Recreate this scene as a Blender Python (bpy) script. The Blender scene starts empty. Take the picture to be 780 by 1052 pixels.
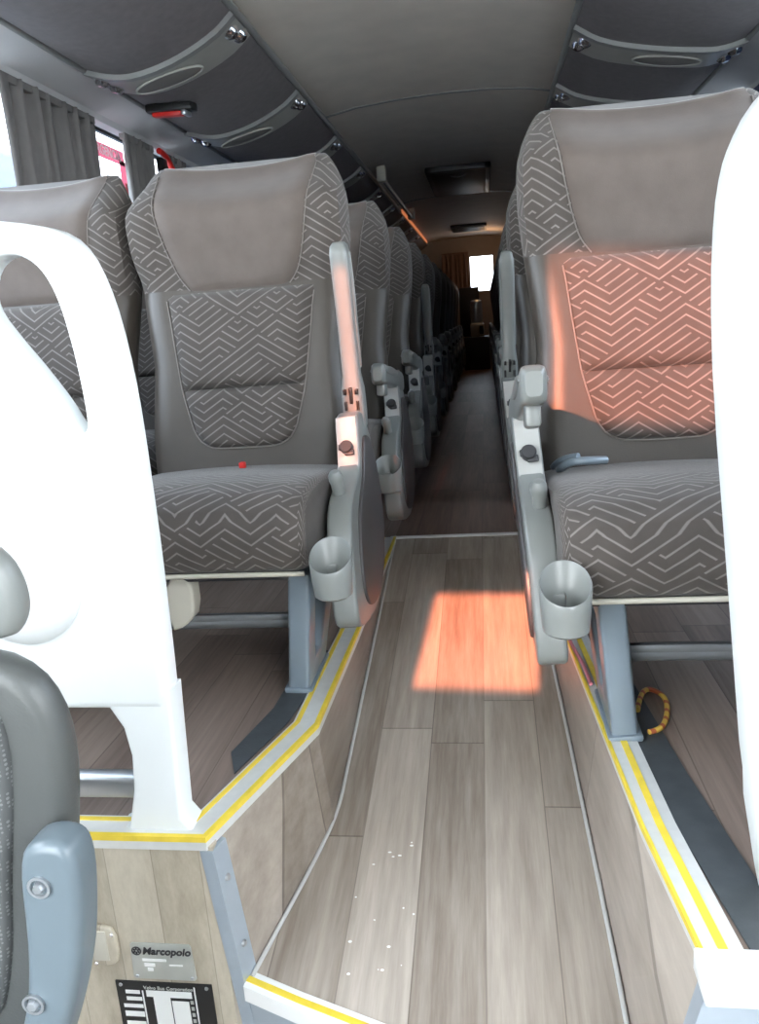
import bpy, bmesh, math, random
from mathutils import Vector, Matrix
random.seed(7)
sc = bpy.context.scene
COL = sc.collection
PI = math.pi

# ------------------------------------------------------------------ materials
def mat(name, color, rough=.5, metal=0., coat=0., emit=None, estr=0.):
    m = bpy.data.materials.new(name); m.use_nodes = True
    b = m.node_tree.nodes['Principled BSDF']
    b.inputs['Base Color'].default_value = (*color, 1)
    b.inputs['Roughness'].default_value = rough
    b.inputs['Metallic'].default_value = metal
    b.inputs['Coat Weight'].default_value = coat
    if emit:
        b.inputs['Emission Color'].default_value = (*emit, 1)
        b.inputs['Emission Strength'].default_value = estr
    return m

class NT:
    def __init__(s, m): s.t = m.node_tree; s.n = s.t.nodes; s.l = s.t.links; s.b = s.n['Principled BSDF']
    def new(s, typ, **kw):
        n = s.n.new(typ)
        for k, v in kw.items(): setattr(n, k, v)
        return n
    def put(s, sock, v):
        if hasattr(v, 'is_output') or isinstance(v, bpy.types.NodeSocket): s.l.new(v, sock)
        else: sock.default_value = v
    def math(s, op, a, b=0., c=None):
        n = s.new('ShaderNodeMath', operation=op); s.put(n.inputs[0], a); s.put(n.inputs[1], b)
        if c is not None: s.put(n.inputs[2], c)
        return n.outputs[0]
    def mix(s, f, a, b):
        n = s.new('ShaderNodeMix', data_type='RGBA'); s.put(n.inputs['Factor'], f)
        for k, v in ((6, a), (7, b)): s.put(n.inputs[k], v if not isinstance(v, tuple) else (*v[:3], 1))
        return n.outputs[2]
    def noise(s, vec, scale, detail=2., rough=.5):
        n = s.new('ShaderNodeTexNoise'); s.put(n.inputs['Scale'], scale); s.put(n.inputs['Detail'], detail); s.put(n.inputs['Roughness'], rough)
        if vec is not None: s.l.new(vec, n.inputs['Vector'])
        return n.outputs['Fac']
    def vec(s, x, y, z=0.):
        n = s.new('ShaderNodeCombineXYZ')
        for i, v in enumerate((x, y, z)): s.put(n.inputs[i], v)
        return n.outputs[0]
    def xyz(s, v):
        n = s.new('ShaderNodeSeparateXYZ'); s.l.new(v, n.inputs[0]); return n.outputs
    def tex(s, which): return s.new('ShaderNodeTexCoord').outputs[which]
    def bump(s, h, strength=.3, dist=.002):
        n = s.new('ShaderNodeBump'); n.inputs['Strength'].default_value = strength; n.inputs['Distance'].default_value = dist
        s.l.new(h, n.inputs['Height']); s.l.new(n.outputs[0], s.b.inputs['Normal'])

def grainy(name, color, rough=.5, amp=.25, scale=60., metal=0., bump=.0, bscale=400.):
    """a plain material with slight wear variation"""
    m = mat(name, color, rough, metal); t = NT(m)
    o = t.tex('Object'); f = t.noise(o, scale, 4.)
    lo = tuple(c * (1 - amp) for c in color); hi = tuple(min(1, c * (1 + amp)) for c in color)
    t.l.new(t.mix(f, lo, hi), t.b.inputs['Base Color'])
    if bump: t.bump(t.noise(o, bscale, 2.), bump, .001)
    return m

def maze_fabric(name, base, line, cell_a=.046, cell_b=.030):
    """woven upholstery with a labyrinth of pale zigzag lines"""
    m = mat(name, base, .85); t = NT(m)
    uv = t.xyz(t.tex('UV'))
    px = t.math('DIVIDE', uv[0], 2 * cell_a); pz = t.math('DIVIDE', uv[1], 2 * cell_b)
    p = t.math('ADD', pz, px); q = t.math('SUBTRACT', pz, px)
    fp, fq = t.math('FRACT', p), t.math('FRACT', q)
    wn = t.new('ShaderNodeTexWhiteNoise', noise_dimensions='2D')
    t.l.new(t.vec(t.math('FLOOR', p), t.math('FLOOR', q)), wn.inputs['Vector'])
    r = wn.outputs['Value']
    mx, mn = t.math('MAXIMUM', fp, fq), t.math('MINIMUM', fp, fq)
    def sel(th, a, b):          # r < th ? a : b
        k = t.math('LESS_THAN', r, th)
        return t.math('ADD', t.math('MULTIPLY', k, a), t.math('MULTIPLY', t.math('SUBTRACT', 1., k), b))
    v = sel(.2, fp, sel(.4, fq, sel(.72, mx, mn)))
    s = t.math('FRACT', t.math('MULTIPLY', v, 3.))
    d = t.math('ABSOLUTE', t.math('SUBTRACT', s, .5))
    mr = t.new('ShaderNodeMapRange'); t.l.new(d, mr.inputs[0])
    mr.inputs[1].default_value = .055; mr.inputs[2].default_value = .125; mr.inputs[3].default_value = 1; mr.inputs[4].default_value = 0
    o = t.tex('Object')
    n = t.noise(o, 25., 4.)
    bs = t.mix(n, tuple(c * .75 for c in base), tuple(c * 1.25 for c in base))
    wear = t.math('MULTIPLY', mr.outputs[0], t.math('ADD', .45, t.math('MULTIPLY', n, .8)))
    t.l.new(t.mix(wear, bs, line), t.b.inputs['Base Color'])
    t.bump(t.math('ADD', mr.outputs[0], t.math('MULTIPLY', t.noise(o, 900., 1.), .5)), .25, .0015)
    t.b.inputs['Sheen Weight'].default_value = .15
    return m

def wood_vinyl(name, dark, light, plank_w=.1, plank_l=.9, rough=.32):
    """plank-look vinyl, boards running along world Y"""
    m = mat(name, light, rough); t = NT(m)
    o = t.tex('Object'); c = t.xyz(o)
    col = t.math('FLOOR', t.math('DIVIDE', c[0], plank_w))
    w1 = t.new('ShaderNodeTexWhiteNoise', noise_dimensions='1D'); t.l.new(col, w1.inputs['W'])
    yy = t.math('ADD', t.math('DIVIDE', c[1], plank_l), t.math('MULTIPLY', w1.outputs['Value'], 7.3))
    row = t.math('FLOOR', yy)
    w2 = t.new('ShaderNodeTexWhiteNoise', noise_dimensions='2D'); t.l.new(t.vec(col, row), w2.inputs['Vector'])
    tone = w2.outputs['Value']
    gv = t.vec(t.math('MULTIPLY', c[0], 90.), t.math('ADD', t.math('MULTIPLY', c[1], 4.), t.math('MULTIPLY', tone, 50.)), t.math('MULTIPLY', c[2], 30.))
    g = t.noise(gv, 1., 5., .65)
    gv2 = t.vec(t.math('MULTIPLY', c[0], 18.), t.math('ADD', t.math('MULTIPLY', c[1], 1.6), t.math('MULTIPLY', tone, 90.)), c[2])
    g2 = t.noise(gv2, 1., 3., .5)
    f = t.math('ADD', t.math('MULTIPLY', tone, .46), t.math('ADD', t.math('MULTIPLY', g, .85), t.math('SUBTRACT', t.math('MULTIPLY', g2, .8), .56)))
    cl = t.new('ShaderNodeClamp'); t.l.new(f, cl.inputs[0])
    basec = t.mix(cl.outputs[0], dark, light)
    fx = t.math('FRACT', t.math('DIVIDE', c[0], plank_w)); fy = t.math('FRACT', yy)
    seam = t.math('MAXIMUM', t.math('LESS_THAN', fx, .018), t.math('LESS_THAN', fy, .004))
    t.l.new(t.mix(t.math('MULTIPLY', seam, .45), basec, tuple(x * .4 for x in dark)), t.b.inputs['Base Color'])
    t.bump(g, .12, .001); t.b.inputs['Specular IOR Level'].default_value = .25
    return m

def glass(name, tint=(.95, .98, 1.), refl=.06):
    m = bpy.data.materials.new(name); m.use_nodes = True
    n = m.node_tree.nodes; n.clear()
    out = n.new('ShaderNodeOutputMaterial'); mx = n.new('ShaderNodeMixShader')
    tr = n.new('ShaderNodeBsdfTransparent'); gl = n.new('ShaderNodeBsdfGlossy')
    tr.inputs[0].default_value = (*tint, 1); gl.inputs['Roughness'].default_value = .02
    mx.inputs[0].default_value = refl
    L = m.node_tree.links
    L.new(tr.outputs[0], mx.inputs[1]); L.new(gl.outputs[0], mx.inputs[2]); L.new(mx.outputs[0], out.inputs[0])
    return m

M = dict(
    maze=maze_fabric('maze_fabric', (.066, .055, .048), (.200, .180, .165)),
    velour=grainy('velour', (.110, .088, .076), .75, .22, 22., bump=.3, bscale=500.),
    leather=grainy('leatherette', (.060, .050, .041), .42, .2, 10., bump=.25, bscale=350.),
    stitch=mat('stitching', (.20, .18, .165), .8),
    grey=grainy('grey_plastic', (.195, .205, .197), .32, .06, 20.),
    greylight=grainy('light_grey_plastic', (.42, .42, .40), .3, .06, 20.),
    darkplastic=mat('dark_plastic', (.035, .035, .038), .45),
    conside=grainy('console_side', (.065, .060, .060), .4, .1, 30.),
    legpaint=grainy('blue_grey_paint', (.20, .245, .285), .3, .06, 25., metal=.15),
    crewleather=grainy('crew_leatherette', (.070, .074, .072), .4, .15, 10., bump=.2, bscale=350.),
    coverpaint=grainy('cover_paint', (.115, .145, .165), .32, .06, 25.),
    steel=grainy('steel', (.52, .54, .56), .3, .08, 40., metal=.85),
    rail=grainy('rail_grey', (.20, .21, .22), .4, .1, 40., metal=.4),
    chrome=mat('chrome', (.8, .8, .82), .12, 1.),
    white=grainy('white_moulding', (.76, .79, .79), .3, .03, 6.),
    cream=mat('cream_plastic', (.55, .52, .44), .5),
    alu=grainy('aluminium', (.72, .72, .70), .35, .10, 60., metal=.25),
    corner=grainy('corner_aluminium', (.42, .48, .54), .35, .08, 30., metal=.4),
    yellow=grainy('yellow_insert', (.80, .60, .06), .5, .18, 50.),
    nosing=mat('white_nosing', (.82, .82, .80), .35),
    rubber=grainy('rubber_strip', (.055, .062, .068), .55, .35, 30., bump=.3, bscale=250.),
    seal=mat('sealant', (.52, .52, .50), .6),
    rackfab=grainy('rack_fabric', (.18, .162, .164), .75, .18, 40., bump=.2, bscale=600.),
    rackgrey=grainy('rack_trim', (.26, .26, .25), .4, .1, 20.),
    racktrim=grainy('service_unit_grey', (.36, .35, .32), .35, .1, 30.),
    grille=grainy('speaker_mesh', (.17, .16, .15), .6, .2, 700.),
    ceil=grainy('ceiling_lining', (.68, .61, .53), .7, .12, 8.),
    wall=grainy('side_lining', (.30, .31, .33), .6, .08, 10.),
    pelmet=grainy('pelmet_lining', (.60, .59, .59), .55, .08, 10.),
    curtain=grainy('curtain_cloth', (.165, .155, .148), .85, .15, 30.),
    navy=grainy('navy_curtain', (.028, .042, .10), .85, .2, 30.),
    brown=grainy('brown_curtain', (.13, .075, .05), .85, .2, 30.),
    red=mat('red_plastic', (.62, .025, .02), .35),
    black=mat('black', (.012, .012, .012), .4),
    pink=mat('sticker_pink', (.70, .22, .24), .5),
    whitepaint=mat('white_paint', (.85, .85, .82), .4),
    plate=grainy('plate_metal', (.56, .58, .54), .28, .08, 40., metal=.5),
    hatch=grainy('hatch_black', (.030, .031, .028), .5, .15, 20.),
    cable=mat('cable_yellow', (.75, .42, .05), .45), wire=mat('wire_pink', (.62, .20, .24), .45),
    amber=mat('amber_sun_glow', (.45, .22, .12), .35, emit=(1., .30, .12), estr=.07),  # sunlight on the rack edge, put in as colour and weak emission
    warmwall=grainy('rear_lining', (.22, .17, .13), .6, .1, 10.),
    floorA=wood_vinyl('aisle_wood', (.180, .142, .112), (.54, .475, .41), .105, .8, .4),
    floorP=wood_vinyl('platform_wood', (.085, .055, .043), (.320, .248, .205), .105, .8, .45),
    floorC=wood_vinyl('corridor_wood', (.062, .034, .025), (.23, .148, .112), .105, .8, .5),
    riser=wood_vinyl('riser_wood', (.32, .27, .20), (.62, .56, .45), .07, 3.),
    glass=glass('clear_glass'), tint=glass('tinted_glass', (.24, .28, .34), .05), lighttint=glass('light_tinted_glass', (.80, .86, .92), .05),
    dotted=None, asphalt=grainy('asphalt', (.30, .29, .27), .9, .15, 3.),
    busblue=grainy('blue_body', (.018, .055, .17), .3, .05, 4.),
    tyre=mat('tyre', (.02, .02, .02), .8),
    metalhead=mat('metal_face', (.45, .47, .46), .25, .6),
)
M['velour'].node_tree.nodes['Principled BSDF'].inputs['Sheen Weight'].default_value = .35
M['velour'].node_tree.nodes['Principled BSDF'].inputs['Sheen Roughness'].default_value = .4
def translucent(m, col):
    t = NT(m); tr = t.new('ShaderNodeBsdfTranslucent'); tr.inputs[0].default_value = (*col, 1)
    mx = t.new('ShaderNodeMixShader'); mx.inputs[0].default_value = .75
    out = [n for n in t.n if n.type == 'OUTPUT_MATERIAL'][0]
    t.l.new(t.b.outputs[0], mx.inputs[1]); t.l.new(tr.outputs[0], mx.inputs[2]); t.l.new(mx.outputs[0], out.inputs[0])
translucent(M['pink'], (.66, .30, .36))
def dotted():
    m = mat('dotted_fabric', (.12, .12, .12), .85); t = NT(m)
    v = t.new('ShaderNodeTexVoronoi'); v.inputs['Scale'].default_value = 210.; v.inputs['Randomness'].default_value = .15
    t.l.new(t.tex('Object'), v.inputs['Vector'])
    f = t.math('LESS_THAN', v.outputs['Distance'], .33)
    t.l.new(t.mix(f, (.075, .078, .078), (.16, .165, .165)), t.b.inputs['Base Color'])
    t.bump(f, .3, .002); return m
M['dotted'] = dotted()
def striped_wrap():
    """cable sleeve: yellow with red marks"""
    t = NT(M['cable']); c = t.xyz(t.tex('Object'))
    f = t.math('LESS_THAN', t.math('FRACT', t.math('MULTIPLY', t.math('ADD', c[0], c[1]), 30.)), .35)
    t.l.new(t.mix(f, (.75, .48, .08), (.50, .12, .05)), t.b.inputs['Base Color'])
striped_wrap()

# ------------------------------------------------------------------ mesh helpers
def link(name, me, m=None, parent=None, smooth=True, auto=40):
    if m is not None:
        me.materials.clear(); me.materials.append(m)
    for p in me.polygons: p.use_smooth = smooth
    if smooth and auto: me.set_sharp_from_angle(angle=math.radians(auto))
    o = bpy.data.objects.new(name, me); COL.objects.link(o)
    if parent: o.parent = parent
    return o

def tag(o, label=None, cat=None, group=None, kind=None):
    if label: o['label'] = label
    if cat: o['category'] = cat
    if group: o['group'] = group
    if kind: o['kind'] = kind
    return o

def empty(name, loc=(0, 0, 0), label=None, cat=None, group=None):
    o = bpy.data.objects.new(name, None); COL.objects.link(o); o.location = loc; o.empty_display_size = .05
    return tag(o, label, cat, group)

def copy_tree(o, parent=None):
    c = o.copy(); COL.objects.link(c); c.parent = parent
    for ch in list(o.children): copy_tree(ch, c)
    return c

def from_bm(bm):
    me = bpy.data.meshes.new('m'); bmesh.ops.recalc_face_normals(bm, faces=bm.faces); bm.to_mesh(me); bm.free(); return me

def join(meshes):
    bm = bmesh.new()
    for me in meshes: bm.from_mesh(me)
    out = bpy.data.meshes.new('m'); bm.to_mesh(out); bm.free(); return out

def box(x0, x1, y0, y1, z0, z1, bev=0., seg=2):
    bm = bmesh.new(); bmesh.ops.create_cube(bm, size=1)
    for v in bm.verts: v.co = Vector(((x0 + x1) / 2 + v.co.x * (x1 - x0), (y0 + y1) / 2 + v.co.y * (y1 - y0), (z0 + z1) / 2 + v.co.z * (z1 - z0)))
    if bev: bmesh.ops.bevel(bm, geom=bm.edges[:], offset=bev, segments=seg, profile=.5, affect='EDGES')
    return from_bm(bm)

DG = None
def curve_mesh(cu):
    o = bpy.data.objects.new('tmp', cu); COL.objects.link(o)
    dg = bpy.context.evaluated_depsgraph_get(); dg.update()
    me = bpy.data.meshes.new_from_object(o.evaluated_get(dg)); bpy.data.objects.remove(o); bpy.data.curves.remove(cu)
    me.materials.clear()
    return me

AX = {'yz': Matrix(((0, 0, 1, 0), (1, 0, 0, 0), (0, 1, 0, 0), (0, 0, 0, 1))),      # local (x,y,z)->(z,x,y): profile in YZ, extruded on X
      'xz': Matrix(((1, 0, 0, 0), (0, 0, -1, 0), (0, 1, 0, 0), (0, 0, 0, 1))),     # profile in XZ, extruded on Y
      'xy': Matrix.Identity(4)}
def prism(outlines, plane, t0, t1, bev=0., seg=2, smooth_pts=0):
    """filled outline(s) (first outer, the rest holes) extruded between t0 and t1 with rounded edges"""
    cu = bpy.data.curves.new('c', 'CURVE'); cu.dimensions = '2D'; cu.fill_mode = 'BOTH'
    for pts in outlines:
        if smooth_pts: pts = chaikin(pts, smooth_pts)
        s = cu.splines.new('POLY'); s.points.add(len(pts) - 1); s.use_cyclic_u = True
        for p, q in zip(s.points, pts): p.co = (q[0], q[1], 0, 1)
    h = (t1 - t0) / 2
    cu.extrude = h - bev; cu.bevel_depth = bev; cu.bevel_resolution = seg; cu.offset = -bev
    me = curve_mesh(cu)
    c = (t0 + t1) / 2
    mt = AX[plane].copy()
    if plane == 'xz': me.transform(mt @ Matrix.Translation((0, 0, -c)))
    else: me.transform(mt @ Matrix.Translation((0, 0, c)))
    bm = bmesh.new(); bm.from_mesh(me); bmesh.ops.remove_doubles(bm, verts=bm.verts, dist=1e-5)
    bpy.data.meshes.remove(me)
    return from_bm(bm)

def chaikin(pts, n):
    for _ in range(n):
        out = []
        for a, b in zip(pts, pts[1:] + pts[:1]):
            out += [(a[0] * .75 + b[0] * .25, a[1] * .75 + b[1] * .25), (a[0] * .25 + b[0] * .75, a[1] * .25 + b[1] * .75)]
        pts = out
    return pts

def tube(pts, r, res=4, smooth=True, cyclic=False):
    cu = bpy.data.curves.new('c', 'CURVE'); cu.dimensions = '3D'; cu.bevel_depth = r; cu.bevel_resolution = res; cu.use_fill_caps = True
    s = cu.splines.new('NURBS' if smooth and len(pts) > 2 else 'POLY'); s.points.add(len(pts) - 1)
    for p, q in zip(s.points, pts): p.co = (*q, 1)
    s.use_cyclic_u = cyclic
    if s.type == 'NURBS': s.order_u = 3; s.use_endpoint_u = True; s.resolution_u = 6
    return curve_mesh(cu)

def lathe(prof, center=(0, 0, 0), n=32, axis='z'):
    """prof: (r, h) list, closed by itself where r = 0"""
    bm = bmesh.new(); rings = []
    for r, h in prof:
        rings.append([bm.verts.new((r * math.cos(2 * PI * i / n), r * math.sin(2 * PI * i / n), h)) for i in range(n)] if r > 1e-6 else [bm.verts.new((0, 0, h))])
    for a, b in zip(rings, rings[1:]):
        for i in range(n):
            j = (i + 1) % n
            f = [a[i % len(a)], a[j % len(a)], b[j % len(b)], b[i % len(b)]]
            f = list(dict.fromkeys(f))
            if len(f) > 2: bm.faces.new(f)
    if axis == 'y': bm.transform(Matrix.Rotation(PI / 2, 4, 'X'))          # +h goes to -y
    if axis == 'x': bm.transform(Matrix.Rotation(PI / 2, 4, 'Y'))
    bm.transform(Matrix.Translation(center))
    return from_bm(bm)

def loft(rings, cap=True, uvs=None, closed=True):
    """rings of equal length; uvs same layout (closing column uses uvs last+step)"""
    bm = bmesh.new(); uvl = bm.loops.layers.uv.new('UVMap') if uvs else None
    V = [[bm.verts.new(p) for p in r] for r in rings]; n = len(rings[0])
    for i in range(len(rings) - 1):
        for j in range(n if closed else n - 1):
            k = (j + 1) % n
            f = bm.faces.new((V[i][j], V[i][k], V[i + 1][k], V[i + 1][j]))
            if uvs:
                kk = j + 1
                for lp, uv in zip(f.loops, (uvs[i][j], uvs[i][kk], uvs[i + 1][kk], uvs[i + 1][j])): lp[uvl].uv = uv
    if cap:
        bm.faces.new(V[0][::-1]); bm.faces.new(V[-1])
    bmesh.ops.recalc_face_normals(bm, faces=bm.faces)
    me = bpy.data.meshes.new('m'); bm.to_mesh(me); bm.free(); return me

def ellipsoid(c, rx, ry, rz, nu=24, nv=14):
    bm = bmesh.new(); bmesh.ops.create_uvsphere(bm, u_segments=nu, v_segments=nv, radius=1)
    for v in bm.verts: v.co = Vector((c[0] + v.co.x * rx, c[1] + v.co.y * ry, c[2] + v.co.z * rz))
    return from_bm(bm)

def interp(tab, t):
    if t <= tab[0][0]: return tab[0][1]
    for (a, x), (b, y) in zip(tab, tab[1:]):
        if t <= b:
            k = (t - a) / (b - a); return x + (y - x) * k
    return tab[-1][1]
def sstep(a, b, t):
    k = max(0, min(1, (t - a) / (b - a))); return k * k * (3 - 2 * k)

# ------------------------------------------------------------------ passenger seat (local frame: y=0 cushion front, z=0 platform floor)
HW = [(.30, .222), (.42, .228), (.6, .218), (.76, .236), (.86, .247), (.93, .248), (.965, .244), (.995, .235), (1.02, .221), (1.04, .207), (1.052, .194)]
def hw(z): return interp(HW, z)
def topd(x, z): return sstep(.86, 1.03, z) * (.026 * min(1, abs(x) / .23) ** 2.2 * (1 - .9 * sstep(.19, .25, abs(x))) - .012)   # brim dips in the middle
def base_y(z): return .435 + (z - .33) * .245
def front(x, z):
    k = min(1, abs(x) / .247)
    y = base_y(z)
    lum = sstep(.33, .5, z) * (1 - sstep(.74, .80, z))
    y -= lum * (.018 * (k ** 4))                                            # side bolsters stand forward
    hd = sstep(.76, .84, z)
    y -= hd * .026 * k ** 3 + .054 * sstep(.765, .95, z)                                        # head wings stand further forward
    y += sstep(.94, 1.06, z) * .090                                         # top rolls back
    return y
def back_thick(z): return interp([(.30, .075), (.5, .10), (.8, .105), (.95, .085), (1.0, .065), (1.052, .02)], z)

def back_section(levels, z_uv0=0.):
    nf, ns, nb = 18, 4, 10
    rings, uvs = [], []
    for z in levels:
        w = hw(z); t = back_thick(z); r = []
        for i in range(nf + 1):
            x = -w + 2 * w * i / nf
            k = abs(x) / w
            r.append((x, front(x, z) + .022 * max(0, (k - .86) / .14) ** 2, z + topd(x, z)))
        y0 = r[-1][1]; yb = max(base_y(z) + t + sstep(.97, 1.05, z) * .03, y0 + .03)
        for i in range(1, ns + 1):
            a = i / (ns + 1); r.append((w + .010 * math.sin(PI * a), y0 + (yb - .012 - y0) * a, z + topd(w, z)))
        for i in range(nb + 1):
            x = w - 2 * w * i / nb; r.append((x, yb - .012 * (abs(x) / w) ** 4, z + topd(x, z)))
        for i in range(1, ns + 1):
            a = 1 - i / (ns + 1); r.append((-w - .010 * math.sin(PI * a), y0 + (yb - .012 - y0) * a, z + topd(w, z)))
        u, acc = [], 0.
        for i in range(len(r)):
            u.append((acc + (-w), z * 1.03)); j = (i + 1) % len(r)
            acc += math.hypot(r[j][0] - r[i][0], r[j][1] - r[i][1])
        u.append((acc - w, z * 1.03))
        rings.append(r); uvs.append(u)
    return loft(rings, True, uvs)

def panel(xl, xr, z0, z1, puff, nu=20, nv=20, sink=.004, edge=6, uvmul=1., wrap=()):
    """upholstered insert lying on the backrest front between two border curves"""
    R, U = [], []
    for j in range(nv + 1):
        v = j / nv; z = z0 + (z1 - z0) * v; r, u = [], []
        for i in range(nu + 1):
            a = i / nu; x = xl(z) + (xr(z) - xl(z)) * a
            h = (1 - abs(2 * a - 1) ** edge) * (1 if wrap and v > .5 else 1 - abs(2 * v - 1) ** edge)
            r.append((x, front(x, z) - puff * h - .0015 + (sink if h < 1e-6 else 0), z + topd(x, z))); u.append((x * uvmul, z * 1.03 * uvmul))
        R.append(r); U.append(u)
    for dy, dz in wrap:                                                       # carried over the brim
        R.append([(x, y + dy, z + dz) for x, y, z in R[nv]]); U.append([(p, q + dy) for p, q in U[nv]])
    nv += len(wrap)
    bm = bmesh.new(); uvl = bm.loops.layers.uv.new('UVMap')
    V = [[bm.verts.new(p) for p in r] for r in R]
    for j in range(nv):
        for i in range(nu):
            f = bm.faces.new((V[j][i], V[j][i + 1], V[j + 1][i + 1], V[j + 1][i]))
            for lp, uv in zip(f.loops, (U[j][i], U[j][i + 1], U[j + 1][i + 1], U[j + 1][i])): lp[uvl].uv = uv
    ext = bmesh.ops.extrude_edge_only(bm, edges=[e for e in bm.edges if e.is_boundary])
    for g in ext['geom']:
        if isinstance(g, bmesh.types.BMVert): g.co.y += .015
    me = bpy.data.meshes.new('m'); bmesh.ops.recalc_face_normals(bm, faces=bm.faces); bm.to_mesh(me); bm.free(); return me

def seat_meshes():
    S = {}
    lv = [.295, .305, .32] + [.32 + .04 * i for i in range(1, 12)] + [.775]
    S['backrest'] = back_section(lv)
    S['wings'] = back_section([.772, .80, .83, .86, .89, .92, .945, .965, .98, .995, 1.01, 1.022, 1.034, 1.044, 1.052])
    # smooth velour panel of the head area, patterned panel below it with a fold, lower lumbar pad
    hx = lambda z: interp([(.765, .112), (.775, .126), (.80, .142), (.85, .158), (.90, .170), (.96, .181), (1.0, .187), (1.03, .190), (1.050, .182)], z)
    S['head'] = panel(lambda z: -hx(z), lambda z: hx(z), .765, 1.046, .013, edge=10, wrap=((.004, .005), (.012, .0085), (.024, .0095), (.036, .008), (.046, .002), (.050, -.012)))
    lx = lambda z: interp([(.41, .060), (.418, .088), (.43, .107), (.45, .121), (.54, .146), (.66, .163), (.72, .17), (.765, .178)], z)
    S['lumbar_up'] = panel(lambda z: -lx(z), lambda z: lx(z), .545, .765, .026, edge=9)
    S['lumbar_low'] = panel(lambda z: -lx(z), lambda z: lx(z), .412, .548, .016, edge=8)
    seam = []
    for s in (-1, 1):
        seam.append(tube([(s * lx(z), front(lx(z), z) - .0015, z) for z in [.43 + i * .02 for i in range(17)]], .0017, 2))
        seam.append(tube([(s * hx(z), front(hx(z), z) - .0015, z + topd(hx(z), z)) for z in [.77 + i * .02 for i in range(14)]], .0014, 2))
    seam.append(tube([(-.107, front(.1, .43) - .002, .43), (-.09, front(.1, .417) - .002, .417), (-.06, front(.1, .411) - .003, .411), (.06, front(.1, .411) - .003, .411), (.09, front(.1, .417) - .002, .417), (.107, front(.1, .43) - .002, .43)], .0017, 2))
    S['seam'] = join(seam)
    # cushion: profile in YZ swept across X with rounded ends
    prof = [(.47, .29), (.05, .256), (.022, .250), (.006, .260), (-.006, .287), (-.008, .315), (-.002, .342), (.012, .365), (.036, .384), (.08, .394), (.16, .394), (.26, .382), (.36, .368), (.47, .358)]
    pr = []                                              # resample
    for (a, b) in zip(prof, prof[1:]):
        for k in range(3): pr.append((a[0] + (b[0] - a[0]) * k / 3, a[1] + (b[1] - a[1]) * k / 3))
    pr.append(prof[-1])
    arc = [0.]
    for a, b in zip(pr, pr[1:]): arc.append(arc[-1] + math.hypot(b[0] - a[0], b[1] - a[1]))
    arc.append(arc[-1] + .1)
    cx, cz = .23, .31; rings, uvs = [], []
    W = .232
    xs = [-1, -.995, -.98, -.95, -.9, -.8, -.6, -.4, -.2, 0, .2, .4, .6, .8, .9, .95, .98, .995, 1]
    for s in xs:
        e = max(0, (abs(s) - .86) / .14); sh = 1 - .16 * e ** 2.6
        crown = .010 * (1 - s * s)
        r = [(s * W, cx + (y - cx) * (1 - .05 * e ** 3), cz + (z - cz) * sh + (crown if z > .355 else 0)) for y, z in pr]
        rings.append(r); uvs.append([(s * W + math.copysign(.09 * max(0, (abs(s) - .97) / .03), s), a) for a in arc])
    S['cushion'] = loft(rings, True, uvs)
    S['piping'] = tube([(-.222, .012, .248), (-.1, .008, .250), (.1, .008, .250), (.222, .012, .248)], .0045, 3)
    S['pan'] = box(-.2, .2, .05, .44, .222, .262, .01)
    S['belt'] = join([tube([(-.20, .40, .37), (-.19, .36, .392), (-.15, .34, .397), (-.12, .36, .392)], .008, 3), tube([(-.21, .43, .37), (-.2, .38, .398), (-.17, .35, .404)], .006, 3)])
    S['buckle'] = box(.0, .014, .385, .40, .372, .388, .003)
    # pedestal: cast frame with a slanted window
    S['leg'] = prism([[(.045, 0), (.05, .235), (.33, .235), (.33, .20), (.20, .0), (.15, .0), (.09, .0)], [(.105, .05), (.155, .05), (.25, .19), (.105, .19)]], 'yz', -.021, .021, .008)
    S['foot'] = box(-.027, .027, .04, .21, 0, .012, .004)
    S['rail'] = join([lathe([(0, -.225), (.014, -.225), (.014, .225), (0, .225)], (0, .12, .118), 16, 'x'), box(-.22, .22, .105, .12, .123, .137, .003)])
    # console on the aisle side (profile in YZ)
    con = [(.33, .485), (.40, .49), (.455, .45), (.50, .36), (.505, .27), (.475, .19), (.39, .115), (.27, .085), (.13, .10), (.055, .125), (.06, .18), (.085, .24), (.10, .30), (.145, .345), (.22, .362), (.285, .385), (.31, .43)]
    S['console'] = prism([chaikin(con, 2)], 'yz', -.024, .024, .007)
    sidep = [(.36, .44), (.44, .42), (.475, .34), (.48, .27), (.455, .20), (.38, .132), (.27, .105), (.17, .12), (.13, .17), (.15, .25), (.20, .32), (.29, .36), (.33, .41)]
    S['sidecover'] = prism([chaikin(sidep, 2)], 'yz', -.006, .006, .003)
    # sloping face plate and socket
    def on_face(z): return interp([(.36, .265), (.385, .285), (.43, .31), (.485, .33)], z)
    r = [[(x, on_face(z) - .004, z) for x in (-.021, .021)] + [(x, on_face(z) + .02, z) for x in (.021, -.021)] for z in (.372, .40, .43, .46, .483)]
    S['plate'] = loft(r)
    tilt = Matrix.Translation((0, .296, .424)) @ Matrix.Rotation(math.radians(60), 4, 'X')
    me = join([lathe([(0, .012), (.012, .012), (.014, .008), (.014, -.004), (0, -.004)], n=20), box(-.004, .016, -.018, -.006, 0, .008, .002), box(-.016, -.01, -.006, .006, 0, .008, .002)])
    me.transform(tilt); S['socket'] = me
    # recline knob
    me = join([lathe([(0, .052), (.009, .050), (.0135, .043), (.0145, .034), (.012, .022), (.0125, .0), (.013, -.01), (0, -.01)], n=20)])
    me.transform(Matrix.Translation((0, .185, .352)) @ Matrix.Rotation(math.radians(18), 4, 'X')); S['knob'] = me
    # cup holder: a tumbler cut obliquely at the mouth
    n, R1, R2 = 40, .0365, .034
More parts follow.
